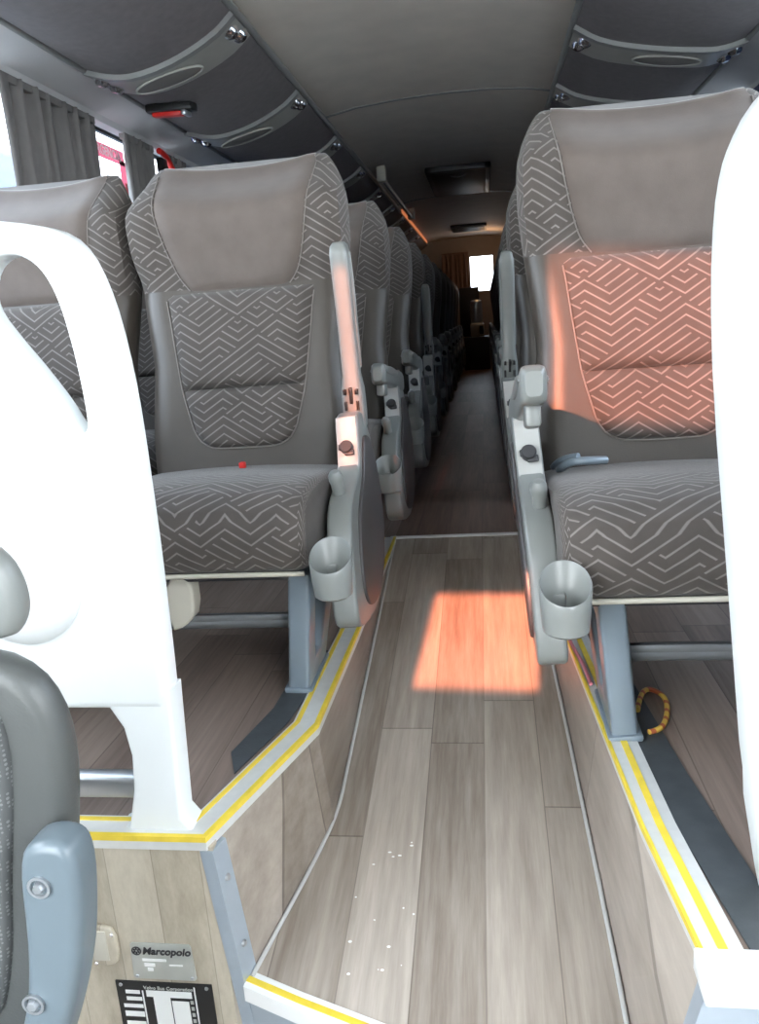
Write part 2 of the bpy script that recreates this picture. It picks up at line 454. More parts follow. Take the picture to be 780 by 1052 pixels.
    def ring(rad, f): return [(rad * math.cos(2 * PI * i / n), rad * math.sin(2 * PI * i / n), f(math.sin(2 * PI * i / n))) for i in range(n)]
    mouth = lambda s: .072 + .022 * s
    rg = [ring(.001, lambda s: 0), ring(.027, lambda s: 0), ring(.032, lambda s: .004), ring(.0345, lambda s: .03), ring(R1, lambda s: mouth(s) - .002), ring(R1 - .0012, lambda s: mouth(s) + .001), ring(R2, lambda s: mouth(s) - .001), ring(.0315, lambda s: .03), ring(.029, lambda s: .008), ring(.001, lambda s: .008)]
    me = loft(rg); me.transform(Matrix.Translation((0, .02 - .06, .228))); S['cup'] = me
    S['cupbracket'] = box(-.012, .012, -.012, .10, .24, .275, .004)
    # armrest, built lying forward from its pivot at y=.44 z=.47 (local origin at pivot)
    def arm():
        secs = [(.035, .024, .030, 0), (-.0, .026, .034, 0), (-.06, .025, .034, .004), (-.10, .020, .026, .006), (-.22, .019, .026, .010), (-.34, .0205, .028, .014), (-.385, .0205, .029, .014), (-.402, .018, .026, .014), (-.41, .012, .018, .013)]
        rr = []
        for y, wx, wz, dz in secs:
            r = []
            for i in range(24):
                a = 2 * PI * i / 24; ca, sa = math.cos(a), math.sin(a)
                r.append((wx * math.copysign(abs(ca) ** .5, ca), y, dz + wz * math.copysign(abs(sa) ** .5, sa)))
            rr.append(r)
        return loft(rr)
    S['arm'] = arm()
    S['armpad'] = prism([chaikin([(-.39, .030), (-.30, .040), (-.12, .034), (-.105, .022), (-.12, .012), (-.39, .012)], 2)], 'yz', -.0228, .0228, .006)
    S['slots'] = join([box(-.0035, .0035, -.075, -.035, .028, .040, .001), box(-.017, -.010, -.07, -.058, .028, .0395, .001), box(.010, .017, -.07, -.058, .028, .0395, .001),
                       box(-.017, -.0105, -.04, -.018, .026, .0375, .001), box(.0105, .0125, -.04, -.018, .026, .0375, .0005), box(.0145, .0165, -.04, -.018, .026, .0375, .0005)])
    S['armneck'] = box(-.012, .012, -.36, -.30, -.045, .0, .006)
    return S
SM = seat_meshes()

def build_seat(side, aisle, raised, window_bits=False):
    """side: +1 aisle console at +x (left of the aisle), -1 at -x"""
    t = empty('passenger_seat')
    b = link('backrest', SM['backrest'], M['leather'], t)
    tag(b, 'smooth dark grey leatherette backrest shell')
    w = link('head_wings', SM['wings'], M['maze'], t)
    h = link('headrest_cover', SM['head'], M['velour'], t); tag(h, 'plain worn velour headrest panel')
    u = link('lumbar_panel', SM['lumbar_up'], M['maze'], t)
    l = link('lumbar_pad', SM['lumbar_low'], M['maze'], t)
    link('stitching', SM['seam'], M['stitch'], b, auto=0)
    c = link('cushion', SM['cushion'], M['maze'], t)
    link('piping', SM['piping'], M['cream'], c)
    p = link('seat_pan', SM['pan'], M['darkplastic'], t)
    if aisle:
        X = side * .268
        g = link('leg', SM['leg'], M['legpaint'], t); g.location.x = .18 if side > 0 else -.136; g.rotation_euler.y = side * math.radians(5)
        f = link('foot_plate', SM['foot'], M['legpaint'], g)
        ra = link('floor_rail', SM['rail'], M['rail'], t); ra.location.x = -.028 if side > 0 else .045; ra.scale.x = .88 if side > 0 else .80
        co = link('side_console', SM['console'], M['grey'], t); co.location.x = X + (0 if side > 0 else .010); co.rotation_euler.y = math.radians(-3.5); co.location.x += .022
        sc_ = link('aisle_cover', SM['sidecover'], M['conside'], co); sc_.location.x = side * .024
        link('face_plate', SM['plate'], M['greylight'], co)
        link('socket_cap', SM['socket'], M['darkplastic'], co)
        link('recline_knob', SM['knob'], M['grey'], co).location.x = -side * .006
        cu = link('cup_holder', SM['cup'], M['grey'], t); cu.location.x = X + (.018 if side > 0 else .034); cu.location.y = -.012
        link('bracket', SM['cupbracket'], M['grey'], cu).location.x = -.008
        a = link('armrest', SM['arm'], M['greylight'] if raised else M['grey'], t); a.location = (X - side * .003, .43, .478)
        link('pad', SM['armpad'], M['grey'] if not raised else M['grey'], a)
        link('hinge_slots', SM['slots'], M['black'], a).scale.z = -1 if raised else 1
        if raised: a.rotation_euler = (math.radians(-81), 0, 0); a.scale = (.95, .87, .95)
        else: link('neck', SM['armneck'], M['grey'], a); a.rotation_euler = (math.radians(-6), 0, 0)
    if not aisle:
        t.scale.x = .92; link('leg', SM['leg'], M['legpaint'], t).location.x = -.17
    return t

PITCH, NROW = .80, 11
ORD = ['first', 'second', 'third', 'fourth', 'fifth', 'sixth', 'seventh', 'eighth', 'ninth', 'tenth', 'eleventh']
LX, LY, RX, RY = -.415, 1.265, .470, 1.095
protoL = {True: build_seat(1, True, True), False: build_seat(1, True, False)}
protoR = {True: build_seat(-1, True, True), False: build_seat(-1, True, False)}
protoW = build_seat(1, False, False)
used = set()
def place(proto, x, y, label, group):
    o = proto if id(proto) not in used else copy_tree(proto)
    used.add(id(proto))
    o.location = (x, y, 0); return tag(o, label, 'seat', group)
for i in range(NROW):
    up = i in (0, 3)
    place(protoL[up], LX, LY + i * PITCH,
          ('first row seat left of the aisle, raised armrest, nearest the left white partition' if i == 0 else
           '%s seat from the front along the left side of the aisle, armrest %s' % (ORD[i], 'raised' if up else 'lowered')),
          'aisle seats left of the aisle')
for i in range(NROW):
    up = i == 1
    place(protoR[up], RX, RY + i * PITCH,
          ('sunlit first row seat right of the aisle, lowered armrest, beside the right white partition' if i == 0 else
           '%s seat from the front along the right side of the aisle, armrest %s' % (ORD[i], 'raised' if up else 'lowered')),
          'aisle seats right of the aisle')
for i in range(3):
    place(protoW, -.912, LY + i * PITCH,
          ('window seat seen through the loop handle of the left white partition' if i == 0 else
           '%s window seat from the front, left side, behind the aisle seats' % ORD[i]), 'window seats on the left')
place(protoW, .965, RY, 'window seat on the right, hidden behind the right white partition', 'window seats on the right')
# wall-side pedestals of the window seats are added in build_seat; belt parts of the two front seats
first_left = [o for o in COL.objects if o.get('label', '').startswith('first row seat left')][0]
first_right = [o for o in COL.objects if o.get('label', '').startswith('sunlit first row')][0]
for ch in first_right.children:
    if ch.name.startswith('armrest'): ch.rotation_euler.x = math.radians(-11)
tag(link('belt_button', SM['buckle'], M['red'], first_left), 'small red seat belt button'); 
tag(link('seat_belt', SM['belt'], M['legpaint'], first_right), 'blue grey seat belt webbing')
tag(link('end_cap', prism([chaikin([(-.03, .0), (-.03, .11), (.025, .11), (.025, .035), (.0, .01)], 1)], 'xz', .05, .09, .006), M['cream'], first_left), 'cream plastic end cap').location = (-.03, 0, .125)

# ------------------------------------------------------------------ floor, ramp, ledges
def struct(name, me, m, parent=None, smooth=True):
    o = link(name, me, m, parent, smooth)
    if not parent: o['kind'] = 'structure'
    return o

RAMP = [(-.0, -.45)]
def ramp_z(y): return 0. if y > 2.36 else -(2.36 - y) * .163
Lpath = [(-.268, .885), (-.176, 1.19), (-.170, 1.6), (-.170, 2.36)]
Rpath = [(.345, .70), (.322, .93), (.291, 1.48), (.238, 2.36)]
Lbot = [(-.236, .885), (-.160, 1.19), (-.163, 1.6), (-.170, 2.36)]
Rbot = [(.292, .74), (.290, .93), (.272, 1.48), (.238, 2.36)]
def poly_slab(pts, z0, z1): return prism([pts], 'xy', z0, z1)
WL, WR, YF, YB = -1.215, 1.235, -.5, 10.6
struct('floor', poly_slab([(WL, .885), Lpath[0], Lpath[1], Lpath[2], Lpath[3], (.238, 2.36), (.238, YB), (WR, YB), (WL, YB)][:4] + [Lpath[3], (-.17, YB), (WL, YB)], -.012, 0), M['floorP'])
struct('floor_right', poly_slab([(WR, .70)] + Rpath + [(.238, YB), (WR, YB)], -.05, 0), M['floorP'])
# aisle floor: ramp + flat part
def strip_mesh(L, R, zf, thick=.03):
    bm = bmesh.new(); top = []
    for (a, b) in zip(L, R):
        top.append((bm.verts.new((a[0], a[1], zf(a[1]))), bm.verts.new((b[0], b[1], zf(b[1])))))
    for p, q in zip(top, top[1:]): bm.faces.new((p[0], p[1], q[1], q[0]))
    r = bmesh.ops.extrude_face_region(bm, geom=bm.faces[:])
    for g in r['geom']:
        if isinstance(g, bmesh.types.BMVert): g.co.z -= thick
    return from_bm(bm)
Lr = [(-.24, .875), (-.10, .845), (-.1, .845)][:1] + Lbot[1:] + [(-.17, YB)]
Rr = [(.292, .735)] + Rbot[1:] + [(.238, YB)]
def resamp(P, ys):
    tab = [(p[1], p[0]) for p in P]
    return [(interp(tab, y), y) for y in ys]
ys = [.90, 1.0, 1.1, 1.19, 1.3, 1.48, 1.6, 1.8, 2.0, 2.2, 2.36]
La = resamp(Lr, ys); Ra = resamp(Rr, ys)
front_edge = [(-.238, .888), (-.15, .858), (-.02, .818), (.14, .775), (.292, .735)]
def aisle_mesh():
    bm = bmesh.new()
    rows = []
    # front row follows the nosing
    N = 8
    def fe(u):
        x = La[0][0] + (Ra[0][0] - La[0][0]) * u
        return x, interp([(p[0], p[1]) for p in front_edge], x)
    rows.append([fe(i / N) for i in range(N + 1)])
    for a, b in zip(La[1:], Ra[1:]): rows.append([(a[0] + (b[0] - a[0]) * i / N, a[1]) for i in range(N + 1)])
    V = [[bm.verts.new((x, y, ramp_z(y))) for x, y in r] for r in rows]
    for a, b in zip(V, V[1:]):
        for i in range(N): bm.faces.new((a[i], a[i + 1], b[i + 1], b[i]))
    r = bmesh.ops.extrude_face_region(bm, geom=bm.faces[:])
    for g in r['geom']:
        if isinstance(g, bmesh.types.BMVert): g.co.z -= .03
    return from_bm(bm)
struct('floor_aisle', aisle_mesh(), M['floorA'])
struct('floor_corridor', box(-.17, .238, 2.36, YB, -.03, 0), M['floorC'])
# skirts (wood vinyl) between the platform edge and the ramp
def skirt(P, B, sgn):
    tabP = [(p[1], p[0]) for p in P]; tabB = [(p[1], p[0]) for p in B]
    y0 = P[0][1]; yy = sorted(set([p[1] for p in P] + [1.0, 1.3, 1.8, 2.1])); rings = []
    for y in yy:
        zt, zb = -.004, ramp_z(y) - .01
        xt, xb = interp(tabP, y), interp(tabB, y)
        rings.append([(xt, y, zt), (xb, y, zb), (xb + sgn * .02, y, zb), (xt + sgn * .02, y, zt)])
    return loft(rings)
struct('skirt_left', skirt(Lpath, Lbot, -1), M['floorA'], smooth=False)
struct('skirt_right', skirt(Rpath, Rbot, 1), M['floorA'], smooth=False)
# sealant beads where skirt meets ramp
def bead(B, name, dx):
    tab = [(p[1], p[0]) for p in B]
    pts = [(interp(tab, y) + dx, y, ramp_z(y) + .003) for y in [B[0][1] + .01 + (2.36 - B[0][1]) * i / 14 for i in range(15)]]
    o = struct(name, tube(pts, .0035, 2), M['seal'])
bead(Lbot, 'trim_sealant_left', .003); bead(Rbot, 'trim_sealant_right', -.003)

# nosing profiles along the platform edges
def offset_path(P, d):
    out = []
    for i, p in enumerate(P):
        a = Vector(P[max(0, i - 1)]); b = Vector(P[min(len(P) - 1, i + 1)])
        if 0 < i < len(P) - 1:
            t1 = (Vector(p) - a).normalized(); t2 = (b - Vector(p)).normalized()
            n1, n2 = Vector((-t1.y, t1.x)), Vector((-t2.y, t2.x)); n = (n1 + n2).normalized(); k = d / max(.4, n.dot(n1))
        else:
            t1 = (b - a).normalized(); n = Vector((-t1.y, t1.x)); k = d
        out.append((p[0] + n.x * k, p[1] + n.y * k))
    return out
def band(P, d0, d1, z0, z1):
    A, B = offset_path(P, d0), offset_path(P, d1)
    rings = [[(a[0], a[1], z0), (a[0], a[1], z1), (b[0], b[1], z1), (b[0], b[1], z0)] for a, b in zip(A, B)]
    return loft(rings)
PL = [(WL, .885)] + Lpath
nl = struct('trim_1', band(PL, -.004, .042, -.016, .004), M['alu'], smooth=False)
struct('yellow_insert', band(PL, -.0045, .003, -.003, .0052), M['yellow'], nl, smooth=False)
struct('yellow_insert', band(PL, .030, .038, 0, .0052), M['yellow'], nl, smooth=False)
PR = Rpath
nr = struct('trim_2', band(PR, -.040, .004, -.016, .004), M['alu'], smooth=False)
struct('yellow_insert', band(PR, -.024, -.014, 0, .0052), M['yellow'], nr, smooth=False)
struct('yellow_insert', band(PR, .001, .0052, -.004, .0050), M['yellow'], nr, smooth=False)
# right platform front edge: white nosing + blue-grey riser
struct('trim_3', box(.332, WR, .672, .722, -.022, .0056, .003), M['nosing'])
struct('riser_right', prism([[(.338, -.015), (WR, -.015), (WR, -.45), (.235, -.45)]], 'xz', .688, .712), M['corner'])
# dark rubber strips beside the nosings
struct('trim_4', poly_slab([(-.275, 1.04), (-.228, 1.20), (-.216, 1.30), (-.214, 1.50), (-.26, 1.50), (-.268, 1.25), (-.30, 1.10)], 0, .0025), M['rubber'])
struct('trim_5', poly_slab([(.392, .712), (.362, .93), (.336, 1.2), (.322, 1.4), (.375, 1.4), (.405, 1.05), (.445, .712)], 0, .0025), M['rubber'])
# transverse strip across the aisle
struct('trim_6', box(-.185, .236, 2.352, 2.372, -.002, .004, .002), M['alu'])
# left riser with aluminium corner profile
struct('riser_left', box(WL, -.258, .8835, .90, -.45, -.012), M['riser'])
cn = struct('trim_7', loft([[(xa - .014, .8815, z), (xa + .004, .8815, z), (xa + .013, .912, z), (xa + .006, .915, z), (xa - .0, .889, z), (xa - .014, .889, z)] for z, xa in ((-.45, -.222), (-.018, -.262))]), M['corner'], smooth=False)
for z, xa in ((-.07, -.258), (-.18, -.247)):
    me = lathe([(0, .004), (.004, .003), (.0055, 0), (0, 0)], n=12); me.transform(Matrix.Translation((xa + .0100, .897, z)) @ Matrix.Rotation(math.radians(69), 4, 'Z') @ Matrix.Rotation(PI / 2, 4, 'X'))
    struct('rivet', me, M['steel'], cn)
# lower step nosing and riser following the front edge of the ramp
def edge_band(off0, off1, z0, z1):
    rings = []
    for x, y in front_edge:
        zz = ramp_z(y); rings.append([(x, y + off0, zz + z0), (x, y + off0, zz + z1), (x, y + off1, zz + z1), (x, y + off1, zz + z0)])
    return loft(rings)
ln = struct('trim_8', edge_band(-.012, .018, -.02, .005), M['nosing'], smooth=False)
struct('yellow_insert', edge_band(-.002, .008, 0, .0062), M['yellow'], ln, smooth=False)
struct('riser_step', edge_band(-.004, .01, -.23, -.018), M['corner'], smooth=False)
struct('floor_front', box(WL, WR, YF, .91, -.50, -.45), M['floorA'])
# pale dirt flecks on the ramp
random.seed(3)
fl = []
for _ in range(16):
    x, y = random.uniform(-.13, .0), random.uniform(.9, 1.15); s = random.uniform(.0008, .0028)
    fl.append(ellipsoid((x, y, ramp_z(y) + .0005), s * random.uniform(.7, 1.6), s, .0006, 8, 4))
tag(link('paint_flecks', join(fl), M['whitepaint']), 'white paint flecks spattered on the ramp floor', 'spatter', kind='stuff')

# ------------------------------------------------------------------ shell: walls, windows, ceiling
WZ0, WZ1 = .78, 1.43
wins = [(.95, 2.44), (2.53, 3.60), (3.66, 5.02), (5.10, 6.62), (6.70, 8.22), (8.30, 9.82)]
def side_wall(x0, x1, openings, yA, yB):
    ms = [box(x0, x1, yA, yB, -.5, WZ0), box(x0, x1, yA, yB, WZ1, 1.75)]
    e = yA
    for a, b in openings:
        ms.append(box(x0, x1, e, a, WZ0, WZ1)); e = b
    ms.append(box(x0, x1, e, yB, WZ0, WZ1)); return join(ms)
struct('wall_left', side_wall(WL - .05, WL, [(-.42, .7)] + wins, YF, YB), M['wall'], smooth=False)
struct('wall_right', side_wall(WR, WR + .05, [(-.42, .7)] + wins, YF, YB), M['wall'], smooth=False)
k = 0
for xs_ in (WL - .025, WR + .02):
    for a, b in [(-.42, .7)] + wins:
        k += 1
        g = struct('window_%d' % k, box(xs_, xs_ + .005, a, b, WZ0, WZ1), M['glass'] if a < .5 else M['lighttint'] if a < 3 else M['tint'])
        fr = join([box(xs_ - .004, xs_ + .012, a, b, WZ0, WZ0 + .02), box(xs_ - .004, xs_ + .012, a, b, WZ1 - .012, WZ1), box(xs_ - .004, xs_ + .012, a, a + .02, WZ0, WZ1), box(xs_ - .004, xs_ + .012, b - .02, b, WZ0, WZ1)])
        struct('window_frame', fr, M['black'], g, smooth=False)
# pelmets above the windows
struct('trim_9', prism([[(-1.03, 1.478), (-1.02, 1.50), (-1.16, 1.56), (-1.215, 1.56), (-1.215, 1.425), (-1.175, 1.425), (-1.16, 1.44)]], 'xz', YF, YB), M['pelmet'], smooth=False)
struct('trim_10', prism([[(1.02, 1.478), (1.01, 1.50), (1.16, 1.56), (1.235, 1.56), (1.235, 1.425), (1.195, 1.425), (1.18, 1.44)]], 'xz', YF, YB), M['pelmet'], smooth=False)
# ceiling: shallow vault between the racks, roof skin over everything
cp = [(-.56, 1.60), (-.4, 1.628), (-.2, 1.642), (0, 1.646), (.2, 1.642), (.36, 1.628), (.50, 1.60)]
def vault(y0, y1): return loft([[(x, y, z) for x, z in cp] + [(x, y, z + .03) for x, z in cp[::-1]] for y in (y0, y1)])
struct('ceiling', vault(YF, YB), M['ceil'])
struct('roof', box(WL - .05, WR + .05, YF, YB, 1.72, 1.76), M['wall'])
for i, y in enumerate((1.25, 3.86, 6.9)):
    struct('trim_%d' % (11 + i), loft([[(x, yy, z - .003) for x, z in cp] + [(x, yy, z + .01) for x, z in cp[::-1]] for yy in (y, y + .022)]), M['rackgrey'])
# rear wall with window
RW = (-.02, .27, .96, 1.39)
struct('wall_back', join([box(WL, RW[0], YB, YB + .05, -.5, 1.75), box(RW[1], WR, YB, YB + .05, -.5, 1.75), box(RW[0], RW[1], YB, YB + .05, -.5, RW[2]), box(RW[0], RW[1], YB, YB + .05, RW[3], 1.75)]), M['warmwall'], smooth=False)
g = struct('window_20', box(RW[0], RW[1], YB + .02, YB + .025, RW[2], RW[3]), M['lighttint'])
# front wall around the windscreen, plus an added middle pillar that shades the aisle
struct('wall_front_and_blocker', join([box(WL, WR, YF - .05, YF, -.5, .05), box(WL, WR, YF - .05, YF, 1.52, 1.76), box(WL - .05, WL + .06, YF - .05, YF, .05, 1.52), box(WR - .06, WR + .05, YF - .05, YF, .05, 1.52), box(-.22, .50, YF - .05, YF, .05, 1.52)]), M['wall'], smooth=False)
struct('window_21', box(WL + .06, WR - .06, YF - .03, YF - .024, .05, 1.52), M['glass'])

# ------------------------------------------------------------------ luggage racks
def rack(name, label, prof, sgn, strips, edge):
    """prof: under-surface (x,z) from outer to inner edge"""
    t = empty(name, (0, 0, 0), label, 'luggage rack', 'overhead luggage racks')
    pf = chaikin_open(prof, 2)
    xi, zi = prof[-1]; xo, zo = prof[0]
    out = pf + [(xi + sgn * .004, zi + .025), (xi + sgn * .03, zi + .05), (xi + sgn * .06, 1.70), (xo, 1.70)]
    shell = loft([[(x, y, z) for x, z in out] for y in (YF, YB)])
    link('rack_shell', shell, M['rackfab'], t)
    link('edge_rail', join([tube([(edge[0], YF, edge[1]), (edge[0], YB, edge[1])], .012, 3), tube([(edge[0] + sgn * .0, YF, edge[1] + .036), (edge[0], YB, edge[1] + .036)], .009, 3), tube([(xo, YF, zo - .002), (xo, YB, zo - .002)], .010, 3)]), M['rackgrey'], t)
    def at(u):                                            # point + normal on the under-surface
        s = u * (len(pf) - 1); i = min(int(s), len(pf) - 2); f = s - i
        a, b = Vector(pf[i]), Vector(pf[i + 1]); p = a.lerp(b, f); d = (b - a).normalized(); n = Vector((d.y, -d.x))
        if n.y > 0: n = -n
        return p, n, d
    for y in strips:
        def ribbon(y0, y1, u0, u1, h0, h1, n=14):
            rings = []
            for i in range(n + 1):
                p, nn, _ = at(u0 + (u1 - u0) * i / n); a, b = p + nn * h0, p + nn * h1
                rings.append([(a.x, y0, a.y), (b.x, y0, b.y), (b.x, y1, b.y), (a.x, y1, a.y)])
            return loft(rings)
        su = link('service_unit', ribbon(y, y + .165, .02, .985, -.002, .011), M['racktrim'], t)
        link('bead', ribbon(y - .018, y + .008, .0, 1., -.002, .015), M['rackgrey'], su)
        gr = []
        def on(u, yy, h):
            p, nn, d = at(u); q = p + nn * h; return q, nn, d
        q, nn, d = on(.5, y, .0115)
        gm = lathe([(0, .006), (.055, .005), (.075, .0), (0, 0)], n=28)
        gm.transform(Matrix.Scale(1.5, 4, (1, 0, 0))); gm.transform(Matrix.Scale(.62, 4, (0, 1, 0)))
        rotm = Matrix.Rotation(math.atan2(d.y, d.x) if d.x > 0 else math.atan2(-d.y, -d.x), 4, 'Y').inverted()
        gm.transform(Matrix.Translation((q.x, y + .088, q.y)) @ rotm @ Matrix.Rotation(PI, 4, 'X'))
        link('speaker_grille', gm, M['grille'], su)
        rim = tube([(1.5 * .076 * math.cos(a), .62 * .080 * math.sin(a), 0) for a in [2 * PI * i / 28 for i in range(28)]], .004, 2, False, True)
        rim.transform(Matrix.Translation((q.x, y + .088, q.y)) @ rotm)
        link('speaker_rim', rim, M['racktrim'], su)
        for u, yy in ((.10, .06), (.15, .115), (.85, .055), (.885, .115)):
            q, nn, d = on(u, y, .0105)
            lm = lathe([(0, .013), (.012, .015), (.020, .010), (.026, 0), (0, 0)], n=20)
            ang = math.atan2(-d.y, d.x) if d.x > 0 else math.atan2(d.y, -d.x)
            lm.transform(Matrix.Translation((q.x, y + yy, q.y)) @ Matrix.Rotation(ang, 4, 'Y') @ Matrix.Rotation(PI, 4, 'X'))
            link('reading_light', lm, M['chrome'], su)
    return t
def chaikin_open(p, n):
    for _ in range(n):
        o = [p[0]]
        for a, b in zip(p, p[1:]): o += [(a[0] * .75 + b[0] * .25, a[1] * .75 + b[1] * .25), (a[0] * .25 + b[0] * .75, a[1] * .25 + b[1] * .75)]
        p = o + [p[-1]]
    return p
rk = rack('luggage_rack', 'dark overhead luggage rack with speaker units above the left window row', [(-1.035, 1.476), (-.95, 1.450), (-.87, 1.447), (-.75, 1.474), (-.62, 1.530), (-.56, 1.580)], -1, [2.5 + .83 * i for i in range(9)], (-.553, 1.588))
rr_ = rack('luggage_rack', 'dark overhead luggage rack with speaker units above the right window row', [(1.02, 1.476), (.94, 1.456), (.86, 1.462), (.72, 1.482), (.56, 1.520), (.475, 1.574)], 1, [2.97 + .68 * i for i in range(10)], (.468, 1.582))
rr_.name = 'luggage_rack.001'
tag(link('sunlit_edge_glow', box(-.548, -.536, 7.2, 10.3, 1.575, 1.605, .003), M['amber'], rk), 'inner rack edge with amber sunlight painted on as a glow')  # glow stands for sun on the rack edge, not a lamp

# ceiling fittings
def on_ceil(x): return interp(cp, x)
h = empty('roof_hatch', (0.0, 5.6, 1.644), 'black square roof hatch in the ceiling above the aisle', 'roof hatch')
link('hatch_frame', join([box(-.22, .22, 0, .06, -.04, 0, .01), box(-.22, .22, 1.05, 1.11, -.04, 0, .01), box(-.22, -.17, 0, 1.11, -.04, 0, .01), box(.17, .22, 0, 1.11, -.04, 0, .01)]), M['darkplastic'], h)
link('hatch_lid', box(-.185, .185, .04, 1.07, -.046, -.02, .012), M['hatch'], h)
link('handle', tube([(-.05, .12, -.04), (-.05, .12, -.06), (.05, .12, -.06), (.05, .12, -.04)], .006, 3), M['darkplastic'], h)
v = empty('ceiling_vent', (0, 9.2, 1.644), 'narrow dark air vent in the ceiling near the rear wall', 'air vent')
link('vent_frame', box(-.2, .2, 0, .5, -.03, 0, .008), M['hatch'], v)
link('vent_slats', join([box(-.18, .18, .05 + .09 * i, .09 + .09 * i, -.038, -.025, .003) for i in range(5)]), M['darkplastic'], v)
gr_ = empty('ceiling_grab_rail', (-.47, 5.25, 1.60), 'pale grab rail under the ceiling edge beside the left rack', 'grab rail')
link('rail_bar', tube([(0, 0, -.05), (0, 2.1, -.05)], .014, 4), M['rail'], gr_)
for yy in (0, 2.06): link('rail_bracket', box(-.03, .03, yy - .02, yy + .06, -.075, 0.02, .01), M['cream'], gr_)

# emergency hammers
hb = empty('emergency_hammer', (-.905, 2.84, 1.446), 'red emergency hammer in a black holder under the left luggage rack', 'emergency hammer')
link('holder', prism([chaikin([(-.085, -.03), (.085, -.03), (.095, .0), (.085, .03), (-.085, .03), (-.095, 0)], 1)], 'xy', -.022, .005, .006), M['black'], hb)
link('handle', box(-.07, .045, -.016, .014, -.036, -.016, .006), M['red'], hb)
link('hammer_head', box(.048, .066, -.026, .026, -.036, -.018, .004), M['steel'], hb)
hb.rotation_euler = (0, math.radians(4), math.radians(-8))
hw_ = empty('emergency_hammer', (-1.150, 3.30, 1.365), 'red emergency hammer clipped between curtains at the second left window', 'emergency hammer')
link('handle', tube([(0, 0, .045), (.005, .05, .04), (.008, .10, .0), (.008, .14, -.04)], .012, 4), M['red'], hw_)
link('holder', box(-.015, .012, -.01, .05, -.10, .02, .006), M['black'], hw_)
# window stickers (letters read from inside)
def text_mesh(s, size, ext=.0008, shear=0., bold=0., align='CENTER'):
    cu = bpy.data.curves.new('t', 'FONT'); cu.body = s; cu.size = size; cu.extrude = ext; cu.shear = shear; cu.align_x = align; cu.align_y = 'CENTER'; cu.offset = bold
    return curve_mesh(cu)
toYZ = Matrix(((0, 0, 1, 0), (1, 0, 0, 0), (0, 1, 0, 0), (0, 0, 0, 1)))      # text facing +x, running along +y
st = empty('exit_sticker', (-1.232, 2.96, 1.355), 'pink emergency exit band across the pane between left curtains', 'sticker')
link('sticker_band', box(0, .002, -.17, .17, -.026, .026), M['pink'], st, False)
tm = text_mesh('EMERGENCIA', .046, bold=.0008); tm.transform(Matrix.Translation((.003, 0, 0)) @ toYZ); link('lettering', tm, M['whitepaint'], st, False)
s2 = empty('notice_sticker', (-1.232, 3.13, 1.27), 'small red notice sticker on the glass below the pink band', 'sticker')
link('notice_sheet', box(0, .002, -.045, .045, -.075, .075), M['pink'], s2, False)
link('notice_mark', box(.002, .003, -.02, .03, -.05, -.005), M['red'], s2, False)

# ------------------------------------------------------------------ curtains
def curtain(name, label, x, y0, y1, z0, z1, m, pleats, amp=.016, group='window curtains', flare=.0):
    n = pleats * 10; nz = 12; th = .003
    def pt(i, j, off):
        u = i / n; z = z1 + (z0 - z1) * j / nz
        ph = u * pleats * 2 * PI
        a = amp * (1 - .25 * j / nz)
        y = y0 + (y1 - y0) * u + flare * (j / nz) * (u - .5) + .006 * math.sin(ph * .5 + j * .35)
        return (x + a * (math.sin(ph) + .35 * math.sin(ph * 2.3 + 1.)) + off, y, z)
    rings = [[pt(i, j, 0) for i in range(n + 1)] + [pt(i, j, th) for i in range(n, -1, -1)] for j in range(nz + 1)]
    o = empty(name, (0, 0, 0), label, 'curtain', group)
    link('drape', loft(rings), m, o, auto=0)
    link('hem_tape', box(x - .012, x + .012, y0, y1, z1 - .02, z1 + .003, .003), m, o)
    return o
CX = -1.182
curtain('window_curtain', 'wide grey pleated curtain, nearest of those on the left', CX, 2.24, 2.80, .80, 1.425, M['curtain'], 7)
curtain('window_curtain', 'grey pleated curtain on the left just behind the pink exit band', CX, 3.03, 3.30, .80, 1.425, M['curtain'], 5)
curtain('window_curtain', 'grey pleated curtain on the left just behind the clipped red hammer', CX, 3.42, 3.66, .80, 1.425, M['curtain'], 4)
NM = ['second', 'third', 'fourth', 'fifth', 'sixth', 'seventh']
curtain('window_curtain', 'navy pleated curtain at the right window beside the right partition top', 1.20, 2.75, 3.46, .80, 1.425, M['navy'], 9)
for i in range(6):
    curtain('window_curtain', 'drawn navy curtain on the left, %s of those behind the grey curtains' % (['first'] + NM)[i], CX, 4.15 + 1.08 * i, 5.16 + 1.08 * i, .80, 1.425, M['navy'], 12)
    curtain('window_curtain', 'drawn navy curtain on the right, %s of those behind the first headrest' % (['first'] + NM)[i], 1.20, 4.15 + 1.08 * i, 5.16 + 1.08 * i, .80, 1.425, M['navy'], 12)
rc = curtain('rear_curtain', 'brown curtain hanging beside the bright rear window', 0, -.17, .17, .9, 1.45, M['brown'], 6, group='rear curtains')
rc.rotation_euler.z = PI / 2; rc.location = (-.21, 10.55, 0)

